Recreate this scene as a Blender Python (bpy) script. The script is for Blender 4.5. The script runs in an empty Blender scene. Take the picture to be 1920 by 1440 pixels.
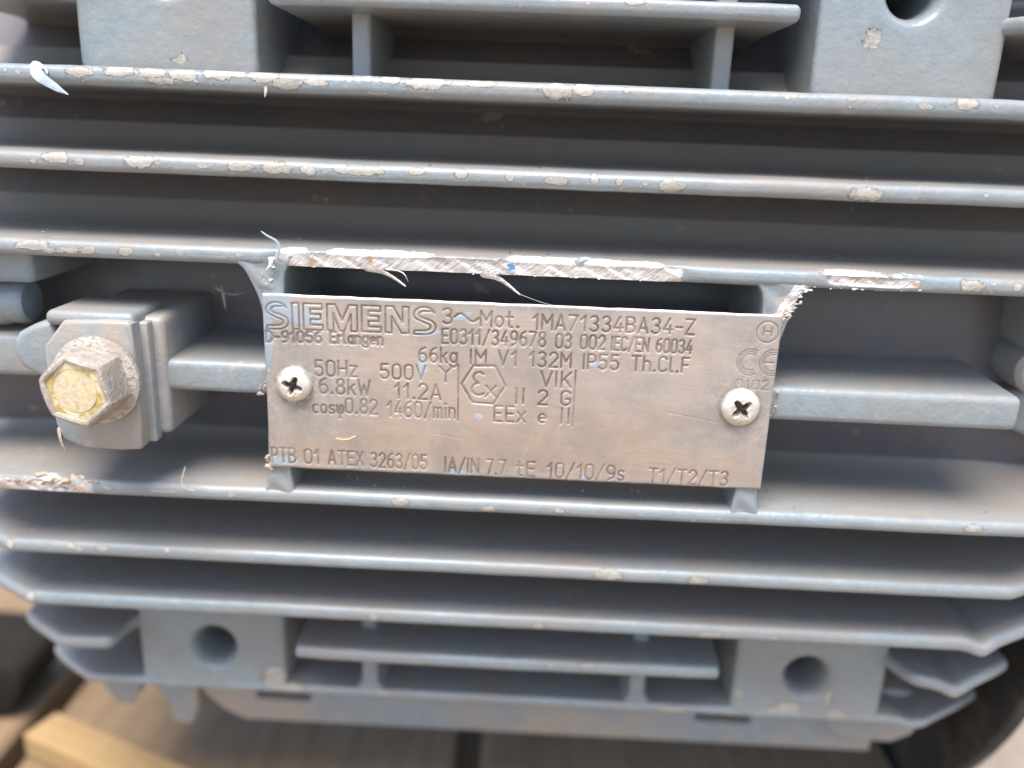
import bpy, bmesh, math, random
import numpy as np
from mathutils import Matrix, Vector
random.seed(7); rng = np.random.default_rng(7)
S = 0.01                                     # all builder numbers are centimetres
sc = bpy.context.scene
C = sc.collection

# ---------------------------------------------------------------- camera, sky, sun, exposure
cam = bpy.data.objects.new('camera', bpy.data.cameras.new('camera'))
C.objects.link(cam); sc.camera = cam
right = Vector((0.99879, 0.033117, 0.036353)).normalized()
up = Vector((-0.044433, 0.290986, 0.955695)).normalized()
fwd = Vector((-0.021072, 0.956154, -0.292106)).normalized()
m = Matrix((right, up, -fwd)).transposed().to_4x4()
m.translation = Vector((0.2938, -19.5113, 6.2032)) * S
cam.matrix_world = m
cam.data.sensor_width = 36; cam.data.lens = 1620 / 1920 * 36
cam.data.clip_start = 0.01; cam.data.clip_end = 500
cam.data.dof.use_dof = True
cam.data.dof.focus_distance = 20.0 * S
cam.data.dof.aperture_fstop = 4.8

SUN_EL, SUN_AZ = 69, 196                     # degrees; azimuth measured from +Y clockwise (sun behind and left of the camera)
w = bpy.data.worlds.new('World'); sc.world = w; w.use_nodes = True
nt = w.node_tree; bg = nt.nodes['Background']
sky = nt.nodes.new('ShaderNodeTexSky'); sky.sky_type = 'NISHITA'; sky.sun_disc = False
sky.sun_elevation = math.radians(SUN_EL); sky.sun_rotation = math.radians(SUN_AZ)
sky.air_density = 1.0; sky.dust_density = 1.5; sky.ozone_density = 1.0
nt.links.new(sky.outputs[0], bg.inputs[0]); bg.inputs[1].default_value = 0.075
sl = bpy.data.lights.new('sun', 'SUN'); so = bpy.data.objects.new('sun', sl); C.objects.link(so)
sl.energy = 1.5; sl.angle = math.radians(35); sl.color = (1, .95, .88)
el, az = math.radians(SUN_EL), math.radians(SUN_AZ)
sd = Vector((math.sin(az) * math.cos(el), math.cos(az) * math.cos(el), math.sin(el)))
so.rotation_euler = sd.to_track_quat('Z', 'Y').to_euler()
sc.view_settings.view_transform = 'Standard'; sc.view_settings.look = 'None'
sc.view_settings.exposure = 2.12; sc.view_settings.gamma = 1

# ---------------------------------------------------------------- material helpers
class NT:
    def __init__(s, name):
        s.m = bpy.data.materials.new(name); s.m.use_nodes = True
        s.t = s.m.node_tree; s.b = s.t.nodes['Principled BSDF']
        tc = s.t.nodes.new('ShaderNodeTexCoord'); mp = s.t.nodes.new('ShaderNodeMapping')
        mp.inputs['Scale'].default_value = (100, 100, 100)          # texture space in cm
        s.t.links.new(tc.outputs['Object'], mp.inputs[0]); s.co = mp.outputs[0]
    def n(s, k, **kw):
        o = s.t.nodes.new(k)
        for a, v in kw.items(): setattr(o, a, v)
        return o
    def l(s, a, b): s.t.links.new(a, b)
    def val(s, x, sock):
        if isinstance(x, (int, float)): sock.default_value = x
        elif isinstance(x, (tuple, list)): sock.default_value = tuple(x) + ((1,) if len(x) == 3 and len(sock.default_value) == 4 else ())
        else: s.l(x, sock)
    def scaled(s, v):
        mp = s.n('ShaderNodeMapping'); mp.inputs['Scale'].default_value = v; s.l(s.co, mp.inputs[0]); return mp.outputs[0]
    def rot(s, r, v):
        mp = s.n('ShaderNodeMapping'); mp.inputs['Rotation'].default_value = r; s.l(s.co, mp.inputs[0])
        m2 = s.n('ShaderNodeMapping'); m2.inputs['Scale'].default_value = v; s.l(mp.outputs[0], m2.inputs[0]); return m2.outputs[0]
    def noise(s, sca, det=4, rough=.6, co=None, dist=0):
        o = s.n('ShaderNodeTexNoise'); s.l(co or s.co, o.inputs['Vector'])
        o.inputs['Scale'].default_value = sca; o.inputs['Detail'].default_value = det
        o.inputs['Roughness'].default_value = rough; o.inputs['Distortion'].default_value = dist
        return o.outputs['Fac']
    def vor(s, sca, feat='F1', co=None):
        o = s.n('ShaderNodeTexVoronoi', feature=feat); s.l(co or s.co, o.inputs['Vector']); o.inputs['Scale'].default_value = sca
        return o.outputs['Distance']
    def ramp(s, x, a, b, lo=0., hi=1., smooth=True):
        o = s.n('ShaderNodeMapRange'); o.interpolation_type = 'SMOOTHSTEP' if smooth else 'LINEAR'
        s.val(x, o.inputs[0])
        for i, v in enumerate((a, b, lo, hi)): o.inputs[i + 1].default_value = v
        return o.outputs[0]
    def m2(s, op, a, b=0., c=None):
        o = s.n('ShaderNodeMath', operation=op); s.val(a, o.inputs[0]); s.val(b, o.inputs[1])
        if c is not None: s.val(c, o.inputs[2])
        return o.outputs[0]
    def mix(s, f, a, b):
        o = s.n('ShaderNodeMix', data_type='RGBA'); s.val(f, o.inputs[0]); s.val(a, o.inputs[6]); s.val(b, o.inputs[7]); return o.outputs[2]
    def mixf(s, f, a, b):
        o = s.n('ShaderNodeMix', data_type='FLOAT'); s.val(f, o.inputs[0]); s.val(a, o.inputs[2]); s.val(b, o.inputs[3]); return o.outputs[0]
    def attr(s, name):
        o = s.n('ShaderNodeAttribute', attribute_name=name); return o.outputs['Fac']
    def up(s):
        g = s.n('ShaderNodeNewGeometry'); x = s.n('ShaderNodeSeparateXYZ'); s.l(g.outputs['Normal'], x.inputs[0]); return x.outputs['Z']
    def bump(s, h, dist, strength=1., prev=None):
        o = s.n('ShaderNodeBump'); o.inputs['Distance'].default_value = dist * S; o.inputs['Strength'].default_value = strength
        s.l(h, o.inputs['Height'])
        if prev is not None: s.l(prev, o.inputs['Normal'])
        return o.outputs[0]
    def out(s, col, rough, metal=0., nrm=None, spec=None, coat=0.):
        s.val(col, s.b.inputs['Base Color']); s.val(rough, s.b.inputs['Roughness']); s.val(metal, s.b.inputs['Metallic'])
        if nrm is not None: s.l(nrm, s.b.inputs['Normal'])
        if spec is not None: s.b.inputs['Specular IOR Level'].default_value = spec
        if coat: s.b.inputs['Coat Weight'].default_value = coat; s.b.inputs['Coat Roughness'].default_value = .18
        return s.m

def paint(name, base=(.235, .27, .283), dust=(.265, .232, .202), dustamt=.6, rough=.27, chips=True):
    t = NT(name)
    big = t.noise(.35, 3, .6); mid = t.noise(2.2, 4, .7); fine = t.noise(28, 2, .6)
    streak = t.noise(1.0, 4, .7, co=t.scaled((.25, 1.3, 1.3)))
    upz = t.up()
    d = t.m2('ADD', t.ramp(upz, .82, .995, 0, .36), t.ramp(big, .35, .7, 0, dustamt))
    d = t.m2('ADD', t.m2('ADD', d, t.m2('MULTIPLY', t.attr('gap_dust_shade'), .7)), t.ramp(streak, .45, .75, 0, .35))  # dust thickens into the fin gaps and paints their shade as well
    d = t.m2('MINIMUM', t.m2('MULTIPLY', d, t.ramp(mid, .2, .75, .55, 1.2)), .93)
    c0 = t.mix(t.ramp(mid, .3, .7), tuple(x * .91 for x in base), tuple(x * 1.07 for x in base))
    col = t.mix(d, c0, t.mix(fine, tuple(x * .8 for x in dust), tuple(x * 1.15 for x in dust)))
    # rust-beige stains with an outline of their own
    st = t.ramp(t.m2('ADD', t.noise(.9, 3, .6, dist=.6), t.m2('MULTIPLY', t.noise(6, 3, .6), .12)), .735, .765)
    col = t.mix(t.m2('MULTIPLY', st, .4), col, (.44, .35, .27))
    # pin-head grit, light and dark
    v = t.vor(6.5); g = t.m2('MULTIPLY', t.ramp(v, .055, .035), t.ramp(t.noise(1.1, 3), .5, .62))
    col = t.mix(g, col, (.62, .58, .52))
    v2 = t.vor(4.3); g2 = t.m2('MULTIPLY', t.ramp(v2, .05, .03), t.ramp(t.noise(.8, 3, co=t.scaled((1, 1.3, 1))), .5, .6))
    col = t.mix(g2, col, (.07, .06, .055))
    ro = t.m2('ADD', t.mixf(d, rough, .75), t.ramp(fine, .3, .7, -.04, .05))
    h = t.m2('ADD', t.m2('MULTIPLY', fine, .25), t.m2('ADD', t.m2('MULTIPLY', t.noise(9, 2), .55), t.m2('MULTIPLY', g, .8)))
    nrm = t.bump(h, .019, 1.)
    nrm = t.bump(t.noise(1.6, 3), .05, .6, nrm)
    metal = 0.
    if chips:
        a = t.attr('chip')
        e = t.m2('ADD', a, t.m2('MULTIPLY', t.m2('SUBTRACT', t.noise(5, 4, .75), .5), .85))
        e = t.m2('ADD', e, t.m2('MULTIPLY', t.m2('SUBTRACT', t.vor(4.5), .4), -.16))
        k = t.ramp(e, .46, .52); ring = t.m2('MULTIPLY', t.ramp(e, .40, .46), t.ramp(e, .52, .47))
        cc = t.mix(t.noise(11, 3), (.24, .205, .165), (.50, .455, .38))
        cc = t.mix(t.ramp(t.noise(2.5, 3), .5, .7), cc, (.47, .42, .37))
        col = t.mix(t.m2('MULTIPLY', k, .9), col, cc); col = t.mix(t.m2('MULTIPLY', ring, .4), col, (.13, .12, .115))
        ro = t.mixf(k, ro, .72)
        nrm = t.bump(t.m2('ADD', t.m2('MULTIPLY', k, .6), t.m2('MULTIPLY', t.m2('MULTIPLY', k, t.noise(13, 5)), .9)), .022, 1., nrm)
        # scraped bright metal
        b = t.attr('scrape')
        hx = t.noise(3.6, 5, .8, dist=.5, co=t.rot((0, math.radians(38), 0), (.7, 1, 9)))
        e2 = t.m2('ADD', b, t.m2('MULTIPLY', t.m2('SUBTRACT', t.noise(5, 5, .7), .5), .55))
        k2 = t.ramp(e2, .46, .52)
        mc = t.mix(t.ramp(hx, .3, .62), (.36, .29, .24), (.88, .84, .80))
        mc = t.mix(t.ramp(t.noise(1.6, 3), .62, .72), mc, (.60, .36, .20))
        mc = t.mix(t.ramp(t.noise(1.5, 3, co=t.scaled((1, 1, 2))), .66, .70), mc, (.10, .27, .50))
        lip = t.attr('lip')
        col = t.mix(k2, col, mc)
        k3 = t.ramp(t.m2('ADD', lip, t.m2('MULTIPLY', t.m2('SUBTRACT', t.noise(5, 6, .75), .5), 1.3)), .45, .5)
        col = t.mix(k3, col, (.93, .92, .90))
        metal = t.mixf(k3, t.m2('MULTIPLY', k2, .75), .2); ro = t.mixf(k2, ro, .38); ro = t.mixf(k3, ro, .4)
        nrm = t.bump(t.m2('MULTIPLY', k2, hx), .018, 1., nrm)
    return t.out(col, ro, metal, nrm, .5, coat=.3)

M = {}
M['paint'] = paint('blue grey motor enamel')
M['wall'] = paint('dusty enamel with gap shade', base=(.10, .094, .105), dust=(.14, .11, .10), dustamt=.8, rough=.5, chips=False)  # enamel and dust tones darkened to paint the shade between the fins
M['dusty'] = paint('enamel under brown dust', base=(.24, .275, .29), dust=(.36, .30, .24), dustamt=1.1, rough=.5, chips=True)

def mk_plate():
    t = NT('stainless nameplate steel')
    en, so_, sm = t.attr('engrave'), t.attr('soot'), t.attr('smear')
    br = t.noise(1.5, 6, .75, co=t.scaled((1.2, 40, 40))); br2 = t.noise(2, 5, .7, co=t.rot((0, math.radians(68), 0), (1, 30, 30)))
    cl = t.noise(.7, 6, .65, dist=.4); fine = t.noise(26, 4, .6)
    col = t.mix(t.ramp(br, .3, .7), (.64, .555, .495), (.76, .675, .61))
    col = t.mix(t.ramp(cl, .38, .68, 0, .7), col, (.44, .395, .355))
    f = t.m2('MULTIPLY', so_, t.ramp(t.noise(3.5, 6, .75), .30, .56))
    col = t.mix(t.m2('MINIMUM', f, .75), col, (.16, .14, .125))
    e2 = t.m2('ADD', sm, t.m2('MULTIPLY', t.m2('SUBTRACT', t.noise(5, 6, .75, co=t.rot((0, .35, 0), (1, 1, 3))), .5), .9))
    k = t.ramp(e2, .46, .56); col = t.mix(t.m2('MULTIPLY', k, .75), col, (.26, .33, .38))
    wr = t.m2('MULTIPLY', t.ramp(t.noise(1.6, 5, .75), .32, .62, .42, .95), t.mixf(t.m2('MINIMUM', so_, 1.), 1., .6))
    eg = t.m2('MULTIPLY', t.ramp(en, .1, .75), wr)
    col = t.mix(eg, col, t.mix(t.noise(9, 4), (.095, .066, .05), (.20, .145, .105)))
    gr = t.m2('MULTIPLY', t.ramp(t.vor(5.5), .06, .035), t.ramp(t.noise(.9, 3), .53, .62))
    col = t.mix(gr, col, (.85, .80, .72))
    ro = t.m2('ADD', t.ramp(br, .25, .75, .30, .42), t.ramp(cl, .4, .7, 0, .12))
    ro = t.mixf(eg, ro, .7); ro = t.mixf(t.m2('MAXIMUM', t.m2('MINIMUM', f, 1.), k), ro, .62)
    metal = t.mixf(t.m2('MAXIMUM', t.m2('MAXIMUM', t.m2('MULTIPLY', eg, .8), k), t.m2('MINIMUM', f, .7)), .95, .1)
    nrm = t.bump(br, .0022, .8); nrm = t.bump(t.m2('ADD', br2, t.m2('MULTIPLY', fine, .7)), .002, .6, nrm)
    nrm = t.bump(t.m2('ADD', gr, t.m2('MULTIPLY', k, .4)), .01, .7, nrm)
    nrm = t.bump(t.noise(.45, 2), .05, .45, nrm)
    return t.out(col, ro, metal, nrm)
M['plate'] = mk_plate()

def simple(name, c1, c2, rough, metal=0., sca=6, bmp=.01, spots=None, spotamt=.6, coat=0.):
    t = NT(name); n1 = t.noise(sca, 6, .65); n2 = t.noise(sca * .25, 4, .6)
    col = t.mix(t.ramp(n1, .3, .7), c1, c2)
    if spots: col = t.mix(t.ramp(n2, .45, .62, 0, spotamt), col, spots)
    ro = t.ramp(n1, .3, .7, rough - .06, min(1, rough + .08))
    mt = t.ramp(n2, .45, .62, metal, metal * .35) if spots else metal
    return t.out(col, ro, mt, t.bump(t.m2('ADD', n1, t.m2('MULTIPLY', t.noise(sca * 5, 3), .4)), bmp, 1.), coat=coat)
M['screw'] = simple('pale zinc screw', (.78, .72, .62), (.90, .87, .80), .34, .85, 9, .012, (.50, .42, .33), .5)
M['recess'] = simple('dark screw recess', (.06, .05, .045), (.30, .25, .21), .6, .4, 9, .02)  # darker tone for the deep part of the cross recess
M['zinc'] = simple('dusty zinc hex head', (.36, .31, .26), (.62, .56, .49), .45, .5, 9, .05, (.36, .29, .23), .75)
M['yellow'] = simple('yellow passivated zinc', (.50, .35, .10), (.70, .55, .25), .42, .45, 10, .012, (.80, .70, .55), .6)
M['pale'] = simple('pale worn zinc', (.62, .50, .28), (.80, .70, .54), .4, .4, 10, .012, (.58, .44, .18), .5)
M['bare'] = simple('torn bare metal', (.55, .49, .43), (.90, .87, .83), .4, .7, 8, .03)
M['flake'] = simple('lifted paint flake', (.42, .50, .56), (.62, .68, .72), .45, 0, 5, .02)
M['debris'] = simple('dry brown debris', (.33, .24, .17), (.6, .5, .4), .8, 0, 8, .03)
M['black'] = simple('dull black steel', (.028, .027, .026), (.05, .046, .042), .62, 0, 3, .02, (.09, .075, .06), .5)
M['rubber'] = simple('black rubber', (.012, .011, .009), (.022, .018, .014), .85, 0, 3, .02)
for k_ in ('rubber', 'black'): M[k_].node_tree.nodes['Principled BSDF'].inputs['Specular IOR Level'].default_value = .2
M['mud'] = simple('dry sandy concrete', (.25, .20, .155), (.36, .30, .235), .9, 0, 1.2, .2, (.27, .21, .16), .5)
M['grit'] = simple('dark and pale grit', (.05, .042, .036), (.34, .28, .22), .85, 0, 1.3, .01)
M['string'] = simple('fine grey fibre', (.5, .46, .42), (.7, .66, .6), .8, 0, 8, .003)
def wood(name, a, b, along):
    t = NT(name); sc_ = (.06, 1, 1) if along == 'X' else (1, .06, 1)
    n = t.noise(2.2, 6, .65, co=t.scaled(sc_), dist=.3); n2 = t.noise(.25, 4)
    col = t.mix(t.ramp(n, .3, .7), a, b); col = t.mix(t.ramp(n2, .4, .7, 0, .5), col, tuple(x * .75 for x in a))
    return t.out(col, .8, 0, t.bump(n, .05, .8))
M['board'] = wood('weathered brown boards', (.19, .125, .068), (.26, .175, .10), 'Y')
M['plank'] = wood('fresh yellow pine', (.34, .21, .085), (.41, .265, .12), 'X')

# ---------------------------------------------------------------- object helpers
def link(o, parent=None, root=None):
    C.objects.link(o)
    if parent is not None: o.parent = parent
    return o
def thing(name, label, cat, loc):
    o = bpy.data.objects.new(name, None); o.location = Vector(loc) * S; o.empty_display_size = .02
    C.objects.link(o); o['label'] = label; o['category'] = cat; return o
def mesh_obj(name, v, f, mat, parent=None, angle=35, attrs=None, label=None, kind=None, mats=None, fm=None):
    me = bpy.data.meshes.new(name)
    off = Vector((0, 0, 0))
    if parent is not None and parent.type == 'EMPTY': off = parent.location
    v = np.asarray(v, float) * S - np.array(off)
    if isinstance(f, np.ndarray):
        n, k = f.shape
        me.vertices.add(len(v)); me.vertices.foreach_set('co', v.astype(np.float32).ravel())
        me.loops.add(n * k); me.loops.foreach_set('vertex_index', f.astype(np.int32).ravel())
        me.polygons.add(n); me.polygons.foreach_set('loop_start', np.arange(0, n * k, k, dtype=np.int32))
        me.update(calc_edges=True); me.validate()
    else: me.from_pydata([tuple(x) for x in v], [], [tuple(x) for x in f]); me.update()
    for mm in (mats or [mat]): me.materials.append(M[mm])
    if fm is not None: me.polygons.foreach_set('material_index', np.asarray(fm, np.int32))
    for k_, a in (attrs or {}).items():
        at = me.attributes.new(k_, 'FLOAT', 'POINT'); at.data.foreach_set('value', np.asarray(a, np.float32).ravel())
    me.polygons.foreach_set('use_smooth', [True] * len(me.polygons)); me.set_sharp_from_angle(angle=math.radians(angle))
    o = bpy.data.objects.new(name, me)
    link(o, parent)
    if label: o['label'] = label
    if kind: o['kind'] = kind
    return o
def from_bm(name, bm, mat, parent, **kw):
    bmesh.ops.recalc_face_normals(bm, faces=bm.faces)
    bm.verts.index_update()
    v = [tuple(x.co) for x in bm.verts]; f = [[q.index for q in p.verts] for p in bm.faces]; bm.free()
    return mesh_obj(name, v, f, mat, parent, **kw)
def rbox(name, x0, x1, y0, y1, z0, z1, r, mat, parent, seg=3, jit=0., **kw):
    bm = bmesh.new(); bmesh.ops.create_cube(bm, size=1)
    for v in bm.verts:
        v.co = Vector(((x0 + x1) / 2 + v.co.x * (x1 - x0), (y0 + y1) / 2 + v.co.y * (y1 - y0), (z0 + z1) / 2 + v.co.z * (z1 - z0)))
    if r: bmesh.ops.bevel(bm, geom=list(bm.edges), offset=r, segments=seg, profile=.5, affect='EDGES')
    if jit:
        for v in bm.verts: v.co += Vector([random.uniform(-jit, jit) for _ in range(3)])
    return from_bm(name, bm, mat, parent, **kw)
def prism(name, pts, y0, y1, r, mat, parent, seg=3, **kw):
    """polygon in X,Z at front depth y0, extruded back to y1, front rim rounded"""
    bm = bmesh.new(); a = [bm.verts.new((x, y0, z)) for x, z in pts]; b = [bm.verts.new((x, y1, z)) for x, z in pts]
    n = len(pts); f = bm.faces.new(a); bm.faces.new(b[::-1])
    for i in range(n): bm.faces.new((a[i], b[i], b[(i + 1) % n], a[(i + 1) % n]))
    bmesh.ops.recalc_face_normals(bm, faces=bm.faces)
    if r: bmesh.ops.bevel(bm, geom=[e for e in f.edges], offset=r, segments=seg, profile=.5, affect='EDGES')
    return from_bm(name, bm, mat, parent, **kw)
def smooth_poly(pts, it=2, closed=True):
    for _ in range(it):
        q = []; n = len(pts)
        for i in range(n if closed else n - 1):
            a, b = np.array(pts[i]), np.array(pts[(i + 1) % n]); q += [a * .75 + b * .25, a * .25 + b * .75]
        if not closed: q = [np.array(pts[0])] + q + [np.array(pts[-1])]
        pts = q
    return [tuple(p) for p in pts]
def vnoise(x, seed=0):
    x = np.asarray(x, float); i = np.floor(x).astype(int); f = x - i; f = f * f * (3 - 2 * f)
    h = lambda k: np.modf(np.abs(np.sin((k + seed * 37.7) * 12.9898) * 43758.5453))[0]
    return h(i) * (1 - f) + h(i + 1) * f - .5
def resample(pts, step):
    out = []
    for a, b in zip(pts[:-1], pts[1:]):
        a, b = np.array(a, float), np.array(b, float); n = max(1, int(np.linalg.norm(b - a) / step))
        out += [a + (b - a) * k / n for k in range(n)]
    out.append(np.array(pts[-1], float)); return np.array(out)
WALL_R, AX_Y = 12.0, 15.3
def wall_y(z): return AX_Y - math.sqrt(max(WALL_R ** 2 - z * z, 0.5))

def fin(z, path, t=.40, mat='paint', parent=None, chips=(), scrape=(), dip=None, step=.07, seed=1, deep=None, r=None, name='cooling_fin', label=None, lip=None):
    """a horizontal cast fin: plan path of its front edge (X,Y), rounded nose, draft and a fillet into the housing"""
    P = resample(smooth_poly(path, 2, False), step); n = len(P)
    T = np.gradient(P, axis=0); T /= np.linalg.norm(T, axis=1)[:, None] + 1e-9
    N = np.stack([T[:, 1], -T[:, 0]], 1)                    # outward, towards -Y for a path running +X
    r = r or t * .42; h = t / 2
    wy = (wall_y(abs(z)) if deep is None else deep) + .25
    prof = []                                              # (depth along -N, extra depth fraction, z offset)
    for k in range(7): a = math.pi / 2 * k / 6; prof.append((r - r * math.sin(a), 0, h - r + r * math.cos(a)))
    for k in range(1, 5): prof.append((0, 0, (h - r) - 2 * (h - r) * k / 5))
    for k in range(7): a = math.pi / 2 * k / 6; prof.append((r - r * math.cos(a), 0, -(h - r) - r * math.sin(a)))
    fr = [.15, .35, .55, .7, .8, .88, .94, .98, 1.0]
    def gz(u): return .10 * u + .55 * max(0, (u - .7) / .3) ** 2.6
    top = [(r, u, h + gz(u)) for u in fr[::-1]]; bot = [(r, u, -h - gz(u)) for u in fr]
    prof = top + prof + bot
    sa = np.linspace(0, 1, n)
    V = []; chipA = []; scrA = []; lipA = []; gr = []
    xs = P[:, 0]
    zw = .012 * vnoise(xs * .5, seed) + .009 * vnoise(xs * 1.9, seed + 3); yw = .014 * vnoise(xs * .9, seed + 5)
    if dip is not None: zw = zw + dip(xs)
    for s_, u, dz in prof:
        base = P - N * s_; d = np.maximum(wy - base[:, 1], .05)
        X = base[:, 0]; Y = base[:, 1] + u * d + yw * (u == 0); Z = z + dz + zw
        ca = np.zeros(n)
        if u == 0:
            for (cx, cz, cw, ch) in chips:
                dd = np.sqrt(((X - cx) / (cw * .5)) ** 2 + ((dz - cz) / (ch * .55)) ** 2)
                ca = np.maximum(ca, np.clip(1 - .5 * dd, 0, 1))
        sb = np.zeros(n); lb = np.zeros(n)
        for (x0, x1, z0, z1) in scrape:
            if u == 0 or dz > 0:
                ex = np.minimum(X - x0, x1 - X) / 1.1 + .30; ez = min(dz - z0, z1 - dz) / .05 + .5
                sb = np.maximum(sb, np.clip(np.minimum(ex, ez), 0, 1) * (u == 0))
        if lip is not None:
            for (x0, x1, z0, z1) in lip:
                ex = np.minimum(X - x0, x1 - X) / .9 + .35; ez = min(dz - z0, z1 - dz) / .04 + .5
                wob = .15 + 1.3 * vnoise(X * 1.7, 17)
                lb = np.maximum(lb, np.clip(np.minimum(ex, ez), 0, 1) * (u < .02) * np.clip(wob + .5, 0, 1))
        if u == 0 and s_ < .12: base = base; Y = Y * (1 - sb) + sb * (P[:, 1] + .04 + yw)
        jit = sb * (vnoise(X * 5 + dz * 9, 9)) * .03
        V.append(np.stack([X, Y + jit + .03 * sb, Z - jit * .6], 1)); chipA.append(ca); scrA.append(sb); lipA.append(lb); gr.append(np.full(n, min(1., max(0., (u - .06) * 2.6))))  # last ramp grows with gap depth: dust plus painted shade
    V = np.array(V); m_ = len(prof); idx = np.arange(m_ * n).reshape(m_, n)
    F = np.stack([idx[:-1, :-1], idx[1:, :-1], idx[1:, 1:], idx[:-1, 1:]], -1).reshape(-1, 4)
    return mesh_obj(name, V.reshape(-1, 3), F, mat, parent, angle=60, attrs=dict(chip=np.array(chipA), scrape=np.array(scrA), lip=np.array(lipA), gap_dust_shade=np.array(gr)), label=label)

def lathe(name, rings, seg, origin, axis, mat, parent, rfun=None, **kw):
    """rings of (radius, height) about an axis through origin"""
    ax = Vector(axis).normalized(); q = ax.to_track_quat('Z', 'X'); V = []
    for r_, h_ in rings:
        for k in range(seg):
            a = 2 * math.pi * k / seg; rr, hh = (rfun(r_, h_, a) if rfun else (r_, h_))
            V.append(tuple(q @ Vector((rr * math.cos(a), rr * math.sin(a), hh)) + Vector(origin)))
    F = []
    for i in range(len(rings) - 1):
        for k in range(seg): F.append((i * seg + k, i * seg + (k + 1) % seg, (i + 1) * seg + (k + 1) % seg, (i + 1) * seg + k))
    F.append(tuple(range((len(rings) - 1) * seg, len(rings) * seg)))
    F.append(tuple(range(seg))[::-1])
    return mesh_obj(name, V, F, mat, parent, **kw)

# ---------------------------------------------------------------- the setting
sheet = mesh_obj('ground', [(-4000, -4000, -23.4), (4000, -4000, -23.4), (4000, 4000, -23.4), (-4000, 4000, -23.4)], [(0, 1, 2, 3)], 'mud', None)
sheet['kind'] = 'structure'

# ---------------------------------------------------------------- the motor
motor = thing('electric_motor', 'blue grey cast electric motor with cooling fins and a riveted steel nameplate', 'electric motor', (0, 15.3, -16.5))

CHIPS = {
3:[(-11.94,0.07,0.15,0.11),(-11.64,0.02,0.17,0.11),(-10.27,0.07,0.61,0.21),(-9.32,0.14,0.85,0.25),(-8.55,0.12,0.61,0.21),(-8.39,-0.06,0.61,0.14),(-7.83,0.10,0.73,0.23),(-7.03,0.15,0.73,0.25),(-6.66,0.18,0.48,0.16),(-6.06,0.13,0.73,0.25),(-5.53,-0.02,0.73,0.23),(-4.86,0.03,0.60,0.14),(-4.07,0.12,0.24,0.14),(-3.65,0.15,0.30,0.14),(-3.17,0.15,0.48,0.18),(-2.33,0.12,1.08,0.25),(-1.13,0.15,0.72,0.14),(0.61,0.05,0.71,0.34),(1.20,0.10,0.48,0.27),(2.15,0.11,0.18,0.14),(2.69,0.11,0.14,0.11),(-3.41,-0.15,0.48,0.09),(5.73,0.10,0.14,0.09),(6.06,0.13,0.16,0.09),(7.16,0.10,0.19,0.09),(7.12,-0.06,0.16,0.07),(8.79,-0.00,0.42,0.11),(9.71,0.09,0.58,0.22),(10.35,0.06,0.14,0.07)],
2:[(-11.23,-0.02,0.17,0.14),(-10.71,0.08,0.62,0.24),(-10.17,0.01,0.27,0.14),(-8.76,0.06,0.69,0.24),(-7.33,0.02,0.29,0.09),(-6.48,0.03,0.61,0.21),(-5.69,0.04,0.67,0.24),(-4.93,0.01,0.36,0.19),(-4.56,0.00,0.15,0.09),(-4.18,0.06,0.36,0.14),(-3.69,0.06,0.97,0.19),(-2.46,0.08,0.36,0.16),(-1.46,0.07,0.29,0.19),(-0.38,0.04,0.24,0.14),(0.68,-0.01,0.62,0.14),(1.53,0.08,0.21,0.21),(2.07,0.04,0.19,0.16),(2.67,0.01,0.17,0.09),(3.25,-0.03,0.57,0.28),(7.60,-0.03,0.76,0.28),(8.70,-0.07,0.21,0.09),(10.23,0.04,0.16,0.09)],
1:[(-11.29,0.06,0.75,0.22),(-10.93,-0.05,0.25,0.15),(-10.66,-0.04,0.25,0.15),(-10.37,-0.03,0.31,0.15),(-10.00,-0.01,0.37,0.17),(-9.13,-0.00,0.35,0.17),(-8.41,-0.05,0.17,0.10),(-6.47,0.02,0.25,0.10),(10.15,0.01,0.52,0.27),(10.61,0.07,0.19,0.07),(10.57,-0.12,0.16,0.07),(11.15,0.05,0.23,0.19)],
-1:[(-12.66,0.02,0.54,0.23),(-12.18,0.05,0.41,0.15),(-10.17,0.04,0.27,0.09),(-8.82,0.01,0.81,0.07),(-7.01,0.00,0.19,0.12),(-2.80,0.02,0.46,0.20),(-0.61,-0.06,0.46,0.14),(1.17,0.01,0.26,0.14),(11.29,0.02,0.46,0.20),(4.47,-0.12,0.18,0.09)],
-2:[(-13.1,0.05,0.20,0.22),(-11.51,0.10,0.20,0.16),(-11.31,0.02,0.35,0.12),(-10.67,0.05,0.34,0.12),(-8.95,0.09,0.17,0.16),(2.51,0.00,0.68,0.28),(4.84,-0.02,0.60,0.22),(9.28,-0.02,0.13,0.08)],
-3:[(-13.1,0.05,0.30,0.27),(-3.68,-0.03,0.26,0.27),(0.81,-0.07,0.26,0.23),(5.42,-0.08,0.63,0.20),(7.12,-0.06,0.23,0.13),(-1.50,-0.02,0.14,0.10)],
-4:[(2.26,0.1,0.54,0.14)],
-5:[(-6.75,0.07,0.99,0.23),(5.07,-0.05,0.81,0.27),(-3.78,0.05,0.49,0.15),(6.87,-0.1,0.26,0.15)]}
def extra(n, seed, x0=-12.5, x1=12.5):
    rr = random.Random(seed); return [(rr.uniform(x0, x1), rr.uniform(-.13, .1), rr.uniform(.05, .14), rr.uniform(.04, .09)) for _ in range(n)]
FIN_Y = {1: .05, 2: .40, 3: .93, 4: 1.8, 5: 2.98}; FIN_Z = {1: 2.99, 2: 4.93, 3: 6.81, 4: 8.75, 5: 10.83}
def dipf(x): return -.16 * np.exp(-((x - 12.75) / .35) ** 2)
def long_path(y): return [(-15.4, y + 1.38), (-13.3, y + .06), (-13.0, y), (12.7, y), (12.98, y + .06), (15.4, y + 1.45)]
wall_v = []
nx, na = 60, 60
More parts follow.
